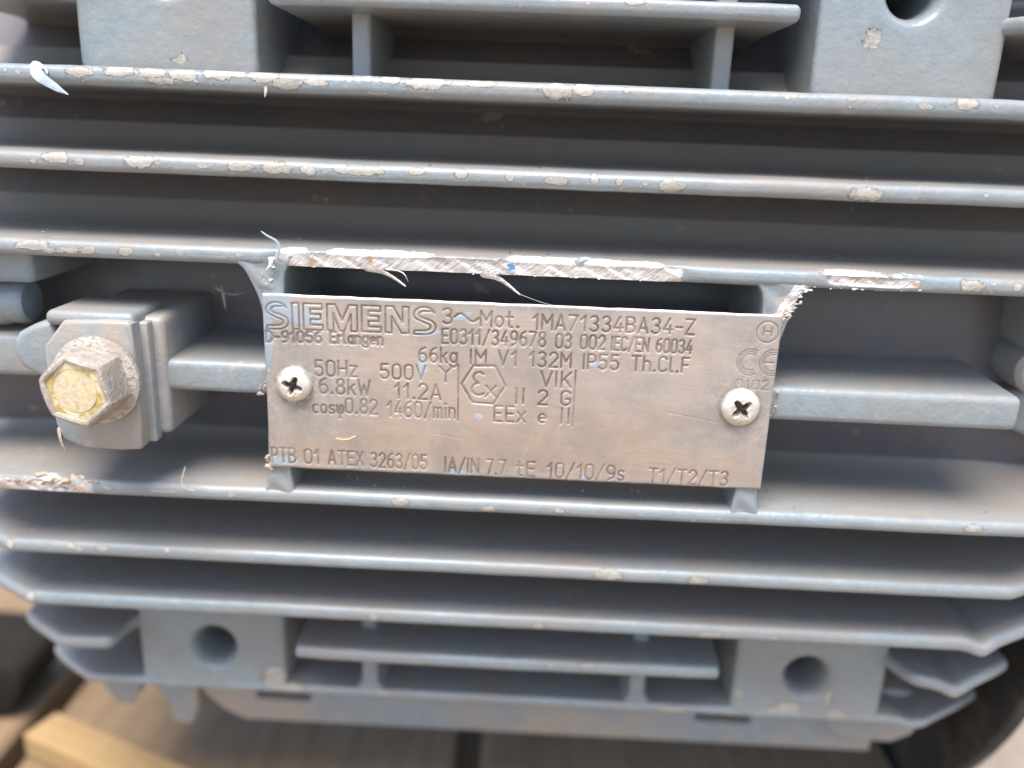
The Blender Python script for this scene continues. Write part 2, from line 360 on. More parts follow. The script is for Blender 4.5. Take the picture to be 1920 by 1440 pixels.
for i in range(nx + 1):
    for j in range(na + 1):
        a = math.radians(-82 + 164 * j / na); wall_v.append((-15.5 + 31 * i / nx, AX_Y - WALL_R * math.cos(a), WALL_R * math.sin(a)))
wf = np.array([(i * (na + 1) + j, (i + 1) * (na + 1) + j, (i + 1) * (na + 1) + j + 1, i * (na + 1) + j + 1) for i in range(nx) for j in range(na)])
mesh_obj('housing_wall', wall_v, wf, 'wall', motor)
for sgn in (1, -1):
    for k in (1, 2, 3):
        kw = {}
        if sgn * k == 1:
            kw = dict(scrape=[(-5.75, 3.85, -.20, .13), (6.75, 9.2, -.10, .10)], lip=[(-5.7, 3.9, .11, .30), (6.6, 9.25, .12, .30)], step=.045,
                      label='cooling fin directly above the nameplate, its edge ground down to bright metal')
        if sgn * k == -1: kw = dict(scrape=[(-13.2, -10.35, -.16, .14)], lip=[(-12.0, -11.1, .05, .22)], step=.05)
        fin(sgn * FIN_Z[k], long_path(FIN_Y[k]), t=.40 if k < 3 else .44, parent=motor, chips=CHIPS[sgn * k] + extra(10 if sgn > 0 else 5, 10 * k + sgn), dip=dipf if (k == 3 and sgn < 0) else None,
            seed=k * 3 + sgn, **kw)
    # the short fin between the two pads, the two outer stubs, and the outermost rail
    y4, y5 = FIN_Y[4], FIN_Y[5]
    fin(sgn * FIN_Z[4], [(-6.2, 3.6), (-6.2, y4 + .22), (-6.05, y4), (5.95, y4), (6.12, y4 + .22), (6.15, 3.6)], t=.40, parent=motor, chips=CHIPS[-4] + extra(6, 5, -5, 5), seed=20 + sgn, name='cooling_fin')
    fin(sgn * FIN_Z[4], [(-14.75, y4 + 4.2), (-14.75, y4 + 1.4), (-14.6, y4 + 1.05), (-13.2, y4 + .1), (-12.9, y4 - .05), (-12.1, y4 + .0), (-11.6, y4 + .0), (-11.42, y4 + .25), (-11.38, y4 + .8), (-11.2, y4 + 1.3), (-10.8, y4 + 1.45)], t=.40, parent=motor, seed=30 + sgn, name='cooling_fin', chips=extra(4, 8, -14, -11))
    fin(sgn * FIN_Z[4], [(10.8, y4 + 1.45), (11.15, y4 + 1.2), (11.3, y4 + .75), (11.6, y4 + .25), (12.0, y4 + .12), (12.4, y4 + .12), (12.95, y4), (14.7, y4 + 1.1), (14.9, y4 + 1.4), (14.9, y4 + 4.2)], t=.40, parent=motor, seed=40 + sgn, name='cooling_fin',
        dip=lambda x: -.22 * np.exp(-((x - 12.8) / .45) ** 2), chips=extra(4, 9, 11, 14))
    fin(sgn * FIN_Z[5], [(-14.85, y5 + 4.2), (-14.85, y5 + 1.6), (-14.7, y5 + 1.2), (-13.1, y5 + .06), (-12.8, y5), (12.6, y5), (12.9, y5 + .06), (14.8, y5 + 1.3), (15.0, y5 + 1.6), (15.0, y5 + 4.2)], t=.30, parent=motor, chips=CHIPS[-5] + extra(8, 3), seed=50 + sgn, name='edge_rail', deep=8,
        dip=(lambda x: -.15 * np.exp(-((x - 12.4) / .4) ** 2)) if sgn < 0 else None)

def pad(side, sgn, parent):
    """mounting pad with a bored hole, face at Y = 3"""
    x0, x1 = (6.80, 11.3) if side > 0 else (-11.25, -6.78); z0, z1 = sorted((sgn * 6.9, sgn * 10.98)); hx, hz = side * 8.97, sgn * 9.45
    n = 96; Y = 3.0; V = []; rings = []
    def edge(a, ins, rad):
        dx, dz = math.cos(a), math.sin(a); best = 1e9
        for bnd, dd, c in ((x0 + ins, dx, hx), (x1 - ins, dx, hx), (z0 + ins, dz, hz), (z1 - ins, dz, hz)):
            if abs(dd) > 1e-6:
                t_ = (bnd - c) / dd
                if t_ > 0: best = min(best, t_)
        return hx + dx * best, hz + dz * best
    def add(kind, p, y):
        ring = []
        for k in range(n):
            a = 2 * math.pi * k / n
            if kind == 'e': x, z = edge(a, p, 0)
            elif kind == 'c': x, z = hx + p * math.cos(a), hz + p * math.sin(a)
            else:
                ex, ez = edge(a, .14, 0); x = ex * p + (hx + .95 * math.cos(a)) * (1 - p); z = ez * p + (hz + .95 * math.sin(a)) * (1 - p)
            ring.append((x, y + .012 * math.sin(x * 2.3 + z * 1.1), z))
        V.extend(ring)
    add('e', 0, 9.5)
    for q in range(6):
        a = math.pi / 2 * q / 5; add('e', .16 * (1 - math.cos(a)), Y + .16 * (1 - math.sin(a)))
    for p in (.8, .6, .4, .2, 0): add('m', p, Y)
    for rr, y in ((.80, Y), (.74, Y + .03), (.68, Y + .10), (.62, Y + .22), (.585, Y + .36), (.575, Y + .6), (.57, Y + 4.6), (.3, Y + 4.8), (.01, Y + 4.9)): add('c', rr, y)
    R_ = len(V) // n; F = [(i * n + k, (i + 1) * n + k, (i + 1) * n + (k + 1) % n, i * n + (k + 1) % n) for i in range(R_ - 1) for k in range(n)]
    V = np.array(V); ch = np.zeros(len(V))
    spots = {(1, 1): [(8.15, 8.4, .22, .3)], (1, -1): [(8.6, -10.7, .40, .34), (8.15, -10.75, .22, .22), (7.0, -10.1, .16, .22), (9.7, -10.1, .10, .25), (10.1, -10.7, .3, .2)], (-1, -1): [(-7.15, -10.4, .36, .42), (-7.0, -10.85, .5, .16)], (-1, 1): [(-8.7, 7.35, .2, .14)]}[(side, sgn)]
    for (cx, cz, rx, rz) in spots: ch = np.maximum(ch, np.clip(1 - .5 * np.sqrt(((V[:, 0] - cx) / rx) ** 2 + ((V[:, 2] - cz) / rz) ** 2), 0, 1) * (V[:, 1] < 3.3))
    return mesh_obj('mounting_pad', V, F, 'paint', parent, angle=50, attrs=dict(chip=ch))
for sgn in (1, -1):
    for side in (-1, 1): pad(side, sgn, motor)
    for x in (-4.22, 4.62 if sgn > 0 else 3.95):
        z0, z1 = sorted((sgn * 6.7, sgn * 10.9)); wd = .24
        # small posts flared where they meet the rails
        pts = [(x - wd - .35, z0), (x - wd, z0 + .45), (x - wd, z1 - .45), (x - wd - .35, z1), (x + wd + .35, z1), (x + wd, z1 - .45), (x + wd, z0 + .45), (x + wd + .35, z0)]
        prism('post', pts, 3.05, 8.5, .12, 'paint', motor)
# webs that carry the nameplate
def web(left, right, y0):
    """upright web: left and right outline as (z, x) knots, top to bottom"""
    zs = np.linspace(3.03, -3.06, 110); L = np.interp(-zs, [-z for z, _ in left], [x for _, x in left]); Rr = np.interp(-zs, [-z for z, _ in right], [x for _, x in right])
    ker = np.ones(7) / 7; sm_ = lambda a: np.convolve(np.pad(a, 3, 'edge'), ker, 'valid'); L, Rr = sm_(L), sm_(Rr)
    b = .07; V = []; sc_ = []
    cols = [(0, 0, 4.2)] + [(0, b * (1 - math.cos(a)), b * (1 - math.sin(a))) for a in (0, .4, .8, 1.2, 1.57)] + [(2, k / 12, 0) for k in range(1, 12)] + [(1, b * (1 - math.cos(a)), b * (1 - math.sin(a))) for a in (1.57, 1.2, .8, .4, 0)] + [(1, 0, 4.2)]
    for z, l_, r_ in zip(zs, L, Rr):
        for k_, ins, dy in cols:
            x = l_ + ins if k_ == 0 else r_ - ins if k_ == 1 else (l_ + b) * (1 - ins) + (r_ - b) * ins
            tear = 0.
            if x > 0: tear = max(0, 1 - abs(x - (5.98 + (z - 2.2) * .55)) / .28) * (1 if 1.7 < z < 3.0 else 0)
            else: tear = max(0, 1 - abs(x + 5.85) / .3) * (1 if z > 2.25 else 0) * .9
            V.append((x, y0 + dy + .02 * math.sin(z * 9 + x * 7) * (dy == 0) - .05 * tear * random.random(), z)); sc_.append(min(1, tear * (1.05 if x > 0 else .55)))
    nc = len(cols); idx = np.arange(len(zs) * nc).reshape(len(zs), nc)
    F = np.stack([idx[:-1, :-1], idx[1:, :-1], idx[1:, 1:], idx[:-1, 1:]], -1).reshape(-1, 4)
    mesh_obj('nameplate_support', V, F, 'paint', motor, angle=60, attrs=dict(scrape=sc_))
web([(3.03, -7.0), (2.9, -6.62), (2.7, -6.42), (2.05, -6.12), (1.5, -6.0), (0, -6.0), (-2.1, -6.08), (-2.6, -6.13), (-2.9, -6.2), (-3.06, -6.3)],
    [(3.03, -5.2), (2.8, -5.42), (2.5, -5.5), (0, -5.5), (-2.3, -5.52), (-2.7, -5.48), (-3.06, -5.38)], .09)
web([(3.03, 5.1), (2.8, 5.42), (2.4, 5.54), (0, 5.5), (-2.2, 5.42), (-2.7, 5.38), (-3.06, 5.28)],
    [(3.03, 7.0), (2.9, 6.62), (2.6, 6.32), (1.95, 6.14), (1.4, 6.0), (0, 5.9), (-2.1, 5.95), (-2.5, 5.97), (-2.85, 6.05), (-3.06, 6.15)], .09)
# middle fins either side of the nameplate
def midfin(x0, x1, z0, z1, y0, r):
    bm = bmesh.new(); bmesh.ops.create_cube(bm, size=1)
    for v in bm.verts: v.co = Vector((x0 if v.co.x < 0 else x1, y0 if v.co.y < 0 else 3.9, z0 if v.co.z < 0 else z1))
    for v in bm.verts:
        if v.co.y > 3: v.co.z += .12 * (1 if v.co.z > 0 else -1)
    bmesh.ops.bevel(bm, geom=[e for e in bm.edges], offset=r, segments=5, profile=.5, affect='EDGES')
    bmesh.ops.subdivide_edges(bm, edges=[e for e in bm.edges if e.calc_length() > 2], cuts=14, use_grid_fill=True)
    bmesh.ops.recalc_face_normals(bm, faces=bm.faces); bm.verts.index_update()
    v = np.array([tuple(q.co) for q in bm.verts]); f = [[q.index for q in p.verts] for p in bm.faces]; bm.free()
    ch = np.zeros(len(v))
    for cx, cz, rx, rz in ((11.3, -.05, .22, .12), (10.8, -.1, .1, .07)): ch = np.maximum(ch, np.clip(1 - .5 * np.sqrt(((v[:, 0] - cx) / rx) ** 2 + ((v[:, 2] - cz) / rz) ** 2), 0, 1))
    mesh_obj('middle_fin', v, f, 'paint', motor, angle=60, attrs=dict(chip=ch))
midfin(5.6, 11.95, -.47, .36, .27, .17)
midfin(-9.5, -5.6, -.40, .38, .27, .17)

# ---------------------------------------------------------------- nameplate: engraved by displacement
def arc(cx, cy, rx, ry, a0, a1, n=9):
    return [(cx + rx * math.cos(math.radians(a0 + (a1 - a0) * k / n)), cy + ry * math.sin(math.radians(a0 + (a1 - a0) * k / n))) for k in range(n + 1)]
W_ = .56
G = {  # single line engraving alphabet: width, strokes
'0': (W_, [arc(.28, .75, .28, .25, 0, 180) + arc(.28, .25, .28, .25, 180, 360) + [(.56, .75)]]),
'1': (.34, [[(0, .72), (.26, 1), (.26, 0)]]),
'2': (W_, [arc(.28, .72, .27, .28, 165, -25) + [(0, 0), (.56, 0)]]),
'3': (W_, [arc(.27, .76, .25, .24, 150, -90) + arc(.27, .26, .28, .26, 90, -150)]),
'4': (W_, [[(.36, 1), (0, .28), (.56, .28)], [(.42, .55), (.42, 0)]]),
'5': (W_, [[(.50, 1), (.06, 1), (.03, .56)] + arc(.27, .31, .28, .31, 120, -150)]),
'6': (W_, [arc(.28, .3, .28, .3, 0, 360, 14), [(.44, 1)] + arc(.32, .42, .32, .52, 120, 190, 4)]),
'7': (W_, [[(0, 1), (.56, 1), (.16, 0)]]),
'8': (W_, [arc(.28, .76, .23, .24, -90, 270, 14), arc(.28, .26, .28, .26, -90, 270, 14)]),
'9': (W_, [arc(.28, .7, .28, .3, 0, 360, 14), [(.12, 0)] + arc(.24, .58, .32, .52, -60, 10, 4)]),
'M': (.68, [[(0, 0), (0, 1), (.34, .4), (.68, 1), (.68, 0)]]), 'A': (.62, [[(0, 0), (.31, 1), (.62, 0)], [(.1, .3), (.52, .3)]]),
'B': (W_, [[(0, 0), (0, 1), (.3, 1)] + arc(.3, .76, .24, .24, 90, -90) + [(0, .52)], arc(.3, .26, .27, .26, 90, -90) + [(0, 0)]]),
'Z': (W_, [[(0, 1), (.56, 1), (0, 0), (.56, 0)]]), '-': (.4, [[(0, .45), (.4, .45)]]), '/': (.5, [[(0, -.05), (.5, 1.05)]]),
'E': (.5, [[(.5, 1), (0, 1), (0, 0), (.5, 0)], [(0, .52), (.42, .52)]]), 'I': (.05, [[(0, 0), (0, 1)]]),
'C': (W_, [arc(.28, .73, .28, .27, 25, 180) + arc(.28, .27, .28, .27, 180, 335)]), 'N': (.6, [[(0, 0), (0, 1), (.6, 0), (.6, 1)]]),
'k': (.45, [[(0, 0), (0, 1)], [(.42, .68), (.02, .3)], [(.16, .44), (.45, 0)]]),
'g': (.5, [arc(.25, .36, .25, .32, 0, 360, 14), [(.5, .68), (.5, -.12)] + arc(.25, -.12, .25, .16, 0, -160, 6)]),
'V': (.6, [[(0, 1), (.3, 0), (.6, 1)]]), 'P': (.52, [[(0, 0), (0, 1), (.28, 1)] + arc(.28, .73, .25, .27, 90, -90) + [(0, .46)]]),
'T': (.6, [[(0, 1), (.6, 1)], [(.3, 1), (.3, 0)]]), 'h': (.48, [[(0, 0), (0, 1)], [(0, .5)] + arc(.24, .44, .24, .24, 130, 0, 6) + [(.48, 0)]]),
'l': (.2, [[(0, 1), (0, .1), (.1, 0), (.18, 0)]]), 'F': (.5, [[(.5, 1), (0, 1), (0, 0)], [(0, .5), (.4, .5)]]),
'H': (.58, [[(0, 0), (0, 1)], [(.58, 0), (.58, 1)], [(0, .5), (.58, .5)]]), 'z': (.45, [[(0, .68), (.45, .68), (0, 0), (.45, 0)]]),
'W': (.8, [[(0, 1), (.2, 0), (.4, .7), (.6, 0), (.8, 1)]]), 'Y': (.6, [[(0, 1), (.3, .58), (.6, 1)], [(.3, .58), (.3, 0)]]),
'K': (.55, [[(0, 0), (0, 1)], [(.53, 1), (.02, .4)], [(.18, .56), (.55, 0)]]), 'G': (W_, [arc(.28, .73, .28, .27, 25, 180) + arc(.28, .27, .28, .27, 180, 360) + [(.56, .45), (.3, .45)]]),
'X': (.58, [[(0, 1), (.58, 0)], [(.58, 1), (0, 0)]]), 'x': (.45, [[(0, .66), (.45, 0)], [(.45, .66), (0, 0)]]), 'e': (.46, [[(.02, .34), (.46, .34)] + arc(.23, .34, .23, .32, 0, 300, 12)]),
'o': (.48, [arc(.24, .34, .24, .34, 0, 360, 14)]), 't': (.36, [[(.12, 1), (.12, .12), (.2, 0), (.34, 0)], [(-.06, .68), (.34, .68)]]),
'.': (.12, [[(.03, .0), (.09, .0), (.09, .06), (.03, .06), (.03, 0)]]), 'i': (.1, [[(.05, 0), (.05, .68)], [(.05, .9), (.05, .95)]]),
'm': (.66, [[(0, 0), (0, .68)], [(0, .5)] + arc(.165, .5, .165, .17, 150, 0, 5) + [(.33, 0)], [(.33, .5)] + arc(.495, .5, .165, .17, 150, 0, 5) + [(.66, 0)]]),
'n': (.46, [[(0, 0), (0, .68)], [(0, .45)] + arc(.23, .45, .23, .23, 140, 0, 6) + [(.46, 0)]]),
'c': (.44, [arc(.24, .34, .24, .34, 50, 310, 10)]), 's': (.42, [arc(.21, .51, .19, .17, 30, 270, 7) + arc(.21, .17, .2, .17, 90, -150, 7)]),
'f': (.5, [[(0, .68)] + arc(.25, .25, .25, .27, 180, 360, 8) + [(.5, .5)] + arc(.37, .5, .13, .2, 0, 180, 5) + [(.24, -.35)]]),
'D': (.58, [[(0, 0), (0, 1), (.2, 1)] + arc(.2, .5, .38, .5, 90, -90, 10) + [(0, 0)]]),
'r': (.32, [[(0, 0), (0, .68)], [(0, .42)] + arc(.2, .44, .18, .24, 140, 60, 4)]),
'a': (.46, [arc(.23, .34, .23, .34, 0, 360, 12), [(.46, .68), (.46, 0)]]), ' ': (.35, [])}
TEXT = [('D-91056',-5.946,1.009,-4.642,1.041,0.257),('Erlangen',-4.429,1.051,-3.203,1.054,0.257),('3',-1.794,1.628,-1.583,1.637,0.354),('Mot.',-0.913,1.604,-0.034,1.604,0.354),('1MA71334BA34-Z',0.301,1.581,4.010,1.619,0.354),('E0311/349678',-1.804,1.155,0.601,1.173,0.345),('03 002',0.851,1.158,1.983,1.170,0.332),('IEC/EN 60034',2.145,1.165,3.997,1.158,0.319),('66kg',-2.342,0.678,-1.451,0.692,0.350),('IM',-1.124,0.681,-0.773,0.684,0.350),('V1',-0.472,0.685,-0.046,0.691,0.349),('132M',0.255,0.691,1.219,0.696,0.349),('IP55',1.520,0.683,2.334,0.694,0.349),('Th.Cl.F',2.646,0.695,3.971,0.703,0.349),('50Hz',-4.808,0.226,-3.821,0.245,0.380),('500V',-3.253,0.231,-2.192,0.240,0.354),('Y',-1.851,0.216,-1.459,0.221,0.367),('6.8kW',-4.721,-0.206,-3.513,-0.204,0.371),('11.2A',-2.916,-0.243,-1.824,-0.233,0.371),('cosf',-4.892,-0.703,-4.162,-0.703,0.31),('0.82',-4.097,-0.673,-3.343,-0.678,0.362),('1460/min',-3.087,-0.707,-1.477,-0.686,0.376),('VIK',0.547,0.207,1.253,0.213,0.367),('II',-0.021,-0.243,0.169,-0.235,0.371),('2',0.499,-0.246,0.715,-0.236,0.358),('G',1.044,-0.234,1.259,-0.224,0.345),('EEx',-0.532,-0.710,0.196,-0.703,0.376),('e',0.528,-0.701,0.706,-0.693,0.33),('II',1.076,-0.689,1.267,-0.693,0.375),('PTB',-5.941,-2.019,-5.368,-2.020,0.361),('01',-5.134,-2.023,-4.782,-2.020,0.361),('ATEX',-4.548,-2.023,-3.702,-2.024,0.361),('3263/05',-3.507,-2.043,-2.141,-2.048,0.375),('IA/IN',-1.686,-2.082,-0.880,-2.085,0.375),('7.7',-0.672,-2.089,-0.217,-2.095,0.375),('tE',0.068,-2.096,0.497,-2.103,0.375),('10/10/9s',0.809,-2.102,2.664,-2.097,0.375),('T1/T2/T3',3.275,-2.110,5.179,-2.103,0.361),('0102',5.1,0.37,5.867,0.371,0.222),('x',-0.747,-0.104,-0.519,-0.093,0.40)]
segs = []                                   # x0,z0,x1,z1,halfwidth,depth
def add_poly(pts, hw, dep=1.):
    for a, b in zip(pts[:-1], pts[1:]): segs.append((a[0], a[1], b[0], b[1], hw, dep))
def put_text(s, x0, z0, x1, z1, cap, hw=.030, dep=1.):
    gap = .26; adv = sum(G[c][0] for c in s) + gap * (len(s) - 1); k = (x1 - x0) / max(adv, .01)
    if len(s) == 1 or adv < .5: k = min(k, cap * 1.3) if s != 'II' else k
    x = 0
    for c in s:
        wd, st = G[c]
        for p in st:
            add_poly([(x0 + (x + px) * k, z0 + (z1 - z0) * (x * k) / max(x1 - x0, .1) + pz * cap) for px, pz in p], hw, dep)
        x += wd + gap
for s, *a in TEXT:
    small = s in ('D-91056', 'Erlangen')
    put_text(s, *a, hw=.030 if small else (.016 if s == '0102' else .024), dep=1.15 if small else (.6 if s == '0102' else 1.))
# the outlined maker's name, drawn as engraved outlines of bold letters
def outl(pts, x, z, sx, sz, hw=.022):
    q = [(x + px * sx, z + pz * sz) for px, pz in pts]; add_poly(q + [q[0]], hw, .95)
Sg = arc(.42, .74, .40, .28, 15, 180, 8)[0:] + arc(.42, .71, .40, .22, 180, 245, 4) + arc(.45, .27, .22, .14, 80, -90, 6) + [(.05, .11), (.02, -.02)] + arc(.45, .27, .42, .29, -90, 70, 9) + arc(.42, .73, .20, .13, 255, 95, 6) + [(.78, .87)]
Ig = [(0, 0), (0, 1), (.26, 1), (.26, 0)]
Eg = [(0, 0), (0, 1), (.72, 1), (.72, .80), (.26, .80), (.26, .61), (.66, .61), (.66, .41), (.26, .41), (.26, .2), (.74, .2), (.74, 0)]
Mg = [(0, 0), (0, 1), (.32, 1), (.58, .42), (.84, 1), (1.16, 1), (1.16, 0), (.92, 0), (.92, .66), (.66, 0), (.48, 0), (.24, .66), (.24, 0)]
Ng = [(0, 0), (0, 1), (.30, 1), (.66, .40), (.66, 1), (.90, 1), (.90, 0), (.62, 0), (.24, .62), (.24, 0)]
x = -5.93; zz = 1.335
for g, wd in ((Sg, .86), (Ig, .26), (Eg, .74), (Mg, 1.16), (Eg, .74), (Ng, .90), (Sg, .86)):
    k_ = .60; outl(g, x, zz + (x + 5.93) * .008, .605, .62); x += wd * .605 + .105
# supply symbol, lines, hexagon, ex mark, ringed H, conformity mark
add_poly([(-1.53 + .57 * k / 16, 1.79 + .09 * math.sin(math.pi * 2 * k / 16)) for k in range(17)], .026)
add_poly([(-1.412, .64), (-1.40, -.74)], .020); add_poly([(1.348, .63), (1.346, -.76)], .020)
hexp = [(-1.333, .187), (-1.061, .645), (-.547, .655), (-.297, .182), (-.566, -.282), (-1.061, -.265)]
add_poly(hexp + [hexp[0]], .026, 1.1)
add_poly(arc(-.92, .36, .13, .13, 40, 260, 8) , .028); add_poly(arc(-.92, .07, .165, .15, 95, 315, 9), .028)
add_poly(arc(5.687, 1.757, .25, .25, 0, 360, 22), .016, .8); add_poly([(5.60, 1.67), (5.60, 1.86)], .016, .8); add_poly([(5.78, 1.67), (5.78, 1.86)], .016, .8); add_poly([(5.60, 1.765), (5.78, 1.765)], .016, .8)
for r_ in (.20, .255, .31):
    add_poly(arc(5.38, 1.02, r_, r_, 62, 298, 14), .014, .7); add_poly(arc(5.90, 1.03, r_, r_, 75, 285, 14), .014, .7)
add_poly([(5.68, 1.03), (5.92, 1.03)], .02, .7)
# shallow free scratches
for pts in ([(-5.75, .05), (-5.6, -1.0), (-5.5, -1.85)], [(-3.8, -1.25), (-3.6, -1.4), (-3.55, -1.7)], [(2.9, .55), (2.95, .35)], [(3.6, -.3), (4.9, -.5)], [(-2.0, -1.1), (-1.2, -1.2)], [(.3, -1.3), (.1, -1.7)], [(-4.6, 1.2), (-4.2, .9)]):
    add_poly(pts, .008, .35)
H2 = 2.161; step = .0155; gx = np.arange(-6, 6 + step / 2, step); gz_ = np.linspace(-H2, H2, int(2 * H2 / step))
GX, GZ = np.meshgrid(gx, gz_); eng = np.zeros_like(GX)
for (ax, az_, bx, bz, hw, dep) in segs:
    pd = hw + .03
    i0, i1 = np.searchsorted(gx, [min(ax, bx) - pd, max(ax, bx) + pd]); j0, j1 = np.searchsorted(gz_, [min(az_, bz) - pd, max(az_, bz) + pd])
    if i1 <= i0 or j1 <= j0: continue
    sx, sz = GX[j0:j1, i0:i1], GZ[j0:j1, i0:i1]; dx, dz = bx - ax, bz - az_; L2 = dx * dx + dz * dz + 1e-12
    t_ = np.clip(((sx - ax) * dx + (sz - az_) * dz) / L2, 0, 1); dist = np.hypot(sx - ax - t_ * dx, sz - az_ - t_ * dz)
    v_ = np.clip((hw + .012 - dist) / .022, 0, 1) * dep
    eng[j0:j1, i0:i1] = np.maximum(eng[j0:j1, i0:i1], v_)
def blob(cx, cz, rx, rz, rot=0., soft=1.):
    c_, s_ = math.cos(rot), math.sin(rot); u = ((GX - cx) * c_ + (GZ - cz) * s_) / rx; v = (-(GX - cx) * s_ + (GZ - cz) * c_) / rz
    return np.clip(1 - soft * .5 * np.sqrt(u * u + v * v), 0, 1)
soot = np.zeros_like(GX)
for b_, a_ in ((blob(-5.25, -.05, 1.0, .8), .95), (blob(5.25, .0, .75, .75), 1.), (blob(5.7, .6, .5, .6), .8), (blob(-5.6, 1.1, .9, .45), .7), (blob(5.85, -.6, .25, 1.0), .7), (blob(-5.9, 0, .18, 2.2), .8), (blob(4.9, -.9, .9, .3), .6), (blob(-4.7, -1.0, .8, .25, .3), .5), (blob(3.4, .3, 1.6, .4), .35), (blob(0, 2.1, 6, .12), .55), (blob(0, -2.12, 6, .1), .6), (blob(5.4, 1.3, .6, .8), .7)):
    soot = np.maximum(soot, b_ * a_)
ring = lambda cx, cz, r_, w_: np.clip(1 - abs(np.hypot(GX - cx, GZ - cz) - r_) / w_, 0, 1)
soot = np.maximum(soot, .9 * ring(-5.31, 0, .50, .07)); soot = np.maximum(soot, 1. * ring(5.257, -.067, .50, .10))
smear = np.zeros_like(GX)
for b_ in (blob(-5.35, 1.72, .75, .22, -.25), blob(-5.7, 2.0, .45, .16), blob(-2.27, .58, .13, .20, .1, 1), blob(-5.65, -1.98, .38, .12), blob(-2.1, 1.40, .28, .07, .1), blob(-1.3, 1.82, .18, .07, .5), blob(-1.3, -2.1, .3, .07), blob(-.9, -.62, .09, .08), blob(1.7, -2.1, .09, .12), blob(-5.9, 1.2, .12, .9), blob(1.78, .78, .1, .05)):
    smear = np.maximum(smear, b_)
edge_ = np.minimum(np.minimum(GX + 6, 6 - GX), np.minimum(GZ + H2, H2 - GZ))
GY = eng * .016 + np.clip(.05 - edge_, 0, .05) ** 2 * 14 + .02 * np.sin(GX * .35 + .6) * .5
warp = .012 * vnoise(GX[0] * 1.1, 4); GZ2 = GZ + (np.abs(GZ) > H2 - .06) * .015 * vnoise(GX * 3, 8)
nz_, nx_ = GX.shape; V = np.stack([GX, GY, GZ2], -1).reshape(-1, 3); idx = np.arange(nx_ * nz_).reshape(nz_, nx_)
F = np.stack([idx[:-1, :-1], idx[:-1, 1:], idx[1:, 1:], idx[1:, :-1]], -1).reshape(-1, 4)
border = np.concatenate([idx[0, :], idx[1:, -1], idx[-1, -2::-1], idx[-2:0:-1, 0]])
back = V[border].copy(); back[:, 1] = .085; nb = len(border); bi = len(V) + np.arange(nb)
F2 = np.stack([border, bi, np.roll(bi, -1), np.roll(border, -1)], -1)[:, ::-1]
V = np.concatenate([V, back]); F = np.concatenate([F, F2])
zpad = lambda a: np.concatenate([a.ravel(), np.zeros(nb)])
plate = mesh_obj('nameplate', V, F, 'plate', motor, angle=50, attrs=dict(engrave=zpad(np.clip(eng, 0, 1)), soot=zpad(soot), smear=zpad(smear)),
                 label='engraved stainless steel rating plate held by two screws')
mesh_obj('backing', [(-5.97, .086, -2.13), (5.97, .086, -2.13), (5.97, .086, 2.13), (-5.97, .086, 2.13)], [(0, 3, 2, 1)], 'black', plate)
def under(o):        # sub-parts are built in world numbers; bring them into the frame of a mesh part
    o.location = -Vector(motor.location); return o
bpy.data.objects['backing'].location = -Vector(motor.location)
# two pan head screws with torn cross recess
def screw(cx, cz, R_, rot):
    seg = 64; rings = [(R_ * 1.0, .0), (R_ * 1.0, .05), (R_ * .97, .10), (R_ * .9, .15), (R_ * .8, .19), (R_ * .68, .22), (R_ * .6, .235)]
    inner = [R_ * q for q in (.56, .52, .48, .44, .40, .36, .32, .28, .24, .20, .16, .12, .08, .04, .005)]
    rr = random.Random(int(cx * 10)); jit = [rr.uniform(.88, 1.12) for _ in range(8)]
    V = []; F = []; fm = []
    def star(a):
        t = (a + rot) % (math.pi / 2) / (math.pi / 2); d = min(t, 1 - t) * 2
        s8 = jit[int(((a + rot) % (2 * math.pi)) / (math.pi / 4)) % 8]
        return R_ * (.30 + .34 * max(0, 1 - d * 1.25) ** 1.1) * s8
    allr = rings + [(q, None) for q in inner]
    for r_, h_ in allr:
        for k in range(seg):
            a = 2 * math.pi * k / seg
            hh = h_ if h_ is not None else .235 + .03 * (1 - r_ / (R_ * .6))
            if h_ is None:
                s_ = star(a); dpt = min(1, max(0, (s_ - r_) / (R_ * .22))); hh -= .22 * dpt
                hh += rr.uniform(-.006, .006)
            V.append((cx + r_ * math.cos(a), -hh, cz + r_ * math.sin(a)))
    for i in range(len(allr) - 1):
        for k in range(seg):
            F.append((i * seg + k, i * seg + (k + 1) % seg, (i + 1) * seg + (k + 1) % seg, (i + 1) * seg + k))
            a = 2 * math.pi * (k + .5) / seg; fm.append(1 if (i >= len(rings) and allr[i + 1][0] < star(a) * .72) else 0)
    F.append(tuple((len(allr) - 1) * seg + k for k in range(seg))); fm.append(1)
    under(mesh_obj('screw', V, F, None, plate, angle=40, mats=['screw', 'recess'], fm=fm))
screw(-5.31, .01, .43, .35); screw(5.257, -.067, .455, .9)

# ---------------------------------------------------------------- clamp block with its hex flange bolt, left of the plate
blk = prism('earth_terminal', smooth_poly([(-10.95, 1.40), (-10.98, -.9), (-10.7, -1.66), (-8.98, -1.70), (-8.85, -1.5), (-8.85, 1.38), (-9.0, 1.5)], 1), -.55, -.12, .08, 'dusty', motor,
            label='square cast earthing terminal block with a dusty flanged bolt')
under(rbox('clamp_plate', -10.8, -8.70, -.12, .22, -1.60, 1.38, .06, 'dusty', blk))
under(rbox('boss', -10.9, -8.44, .16, 4.0, -1.50, 1.44, .18, 'dusty', blk, seg=5))
under(prism('side_lug', smooth_poly([(-11.9, .95), (-11.2, 1.32), (-10.8, 1.3), (-10.8, -.2), (-11.35, -.05), (-11.85, .25)], 1), -.25, .9, .16, 'paint', blk, seg=4))
under(rbox('top_ridge', -11.0, -8.9, -.35, 1.4, 1.25, 1.62, .17, 'paint', blk, seg=5))
BX, BZ = -9.74, .09
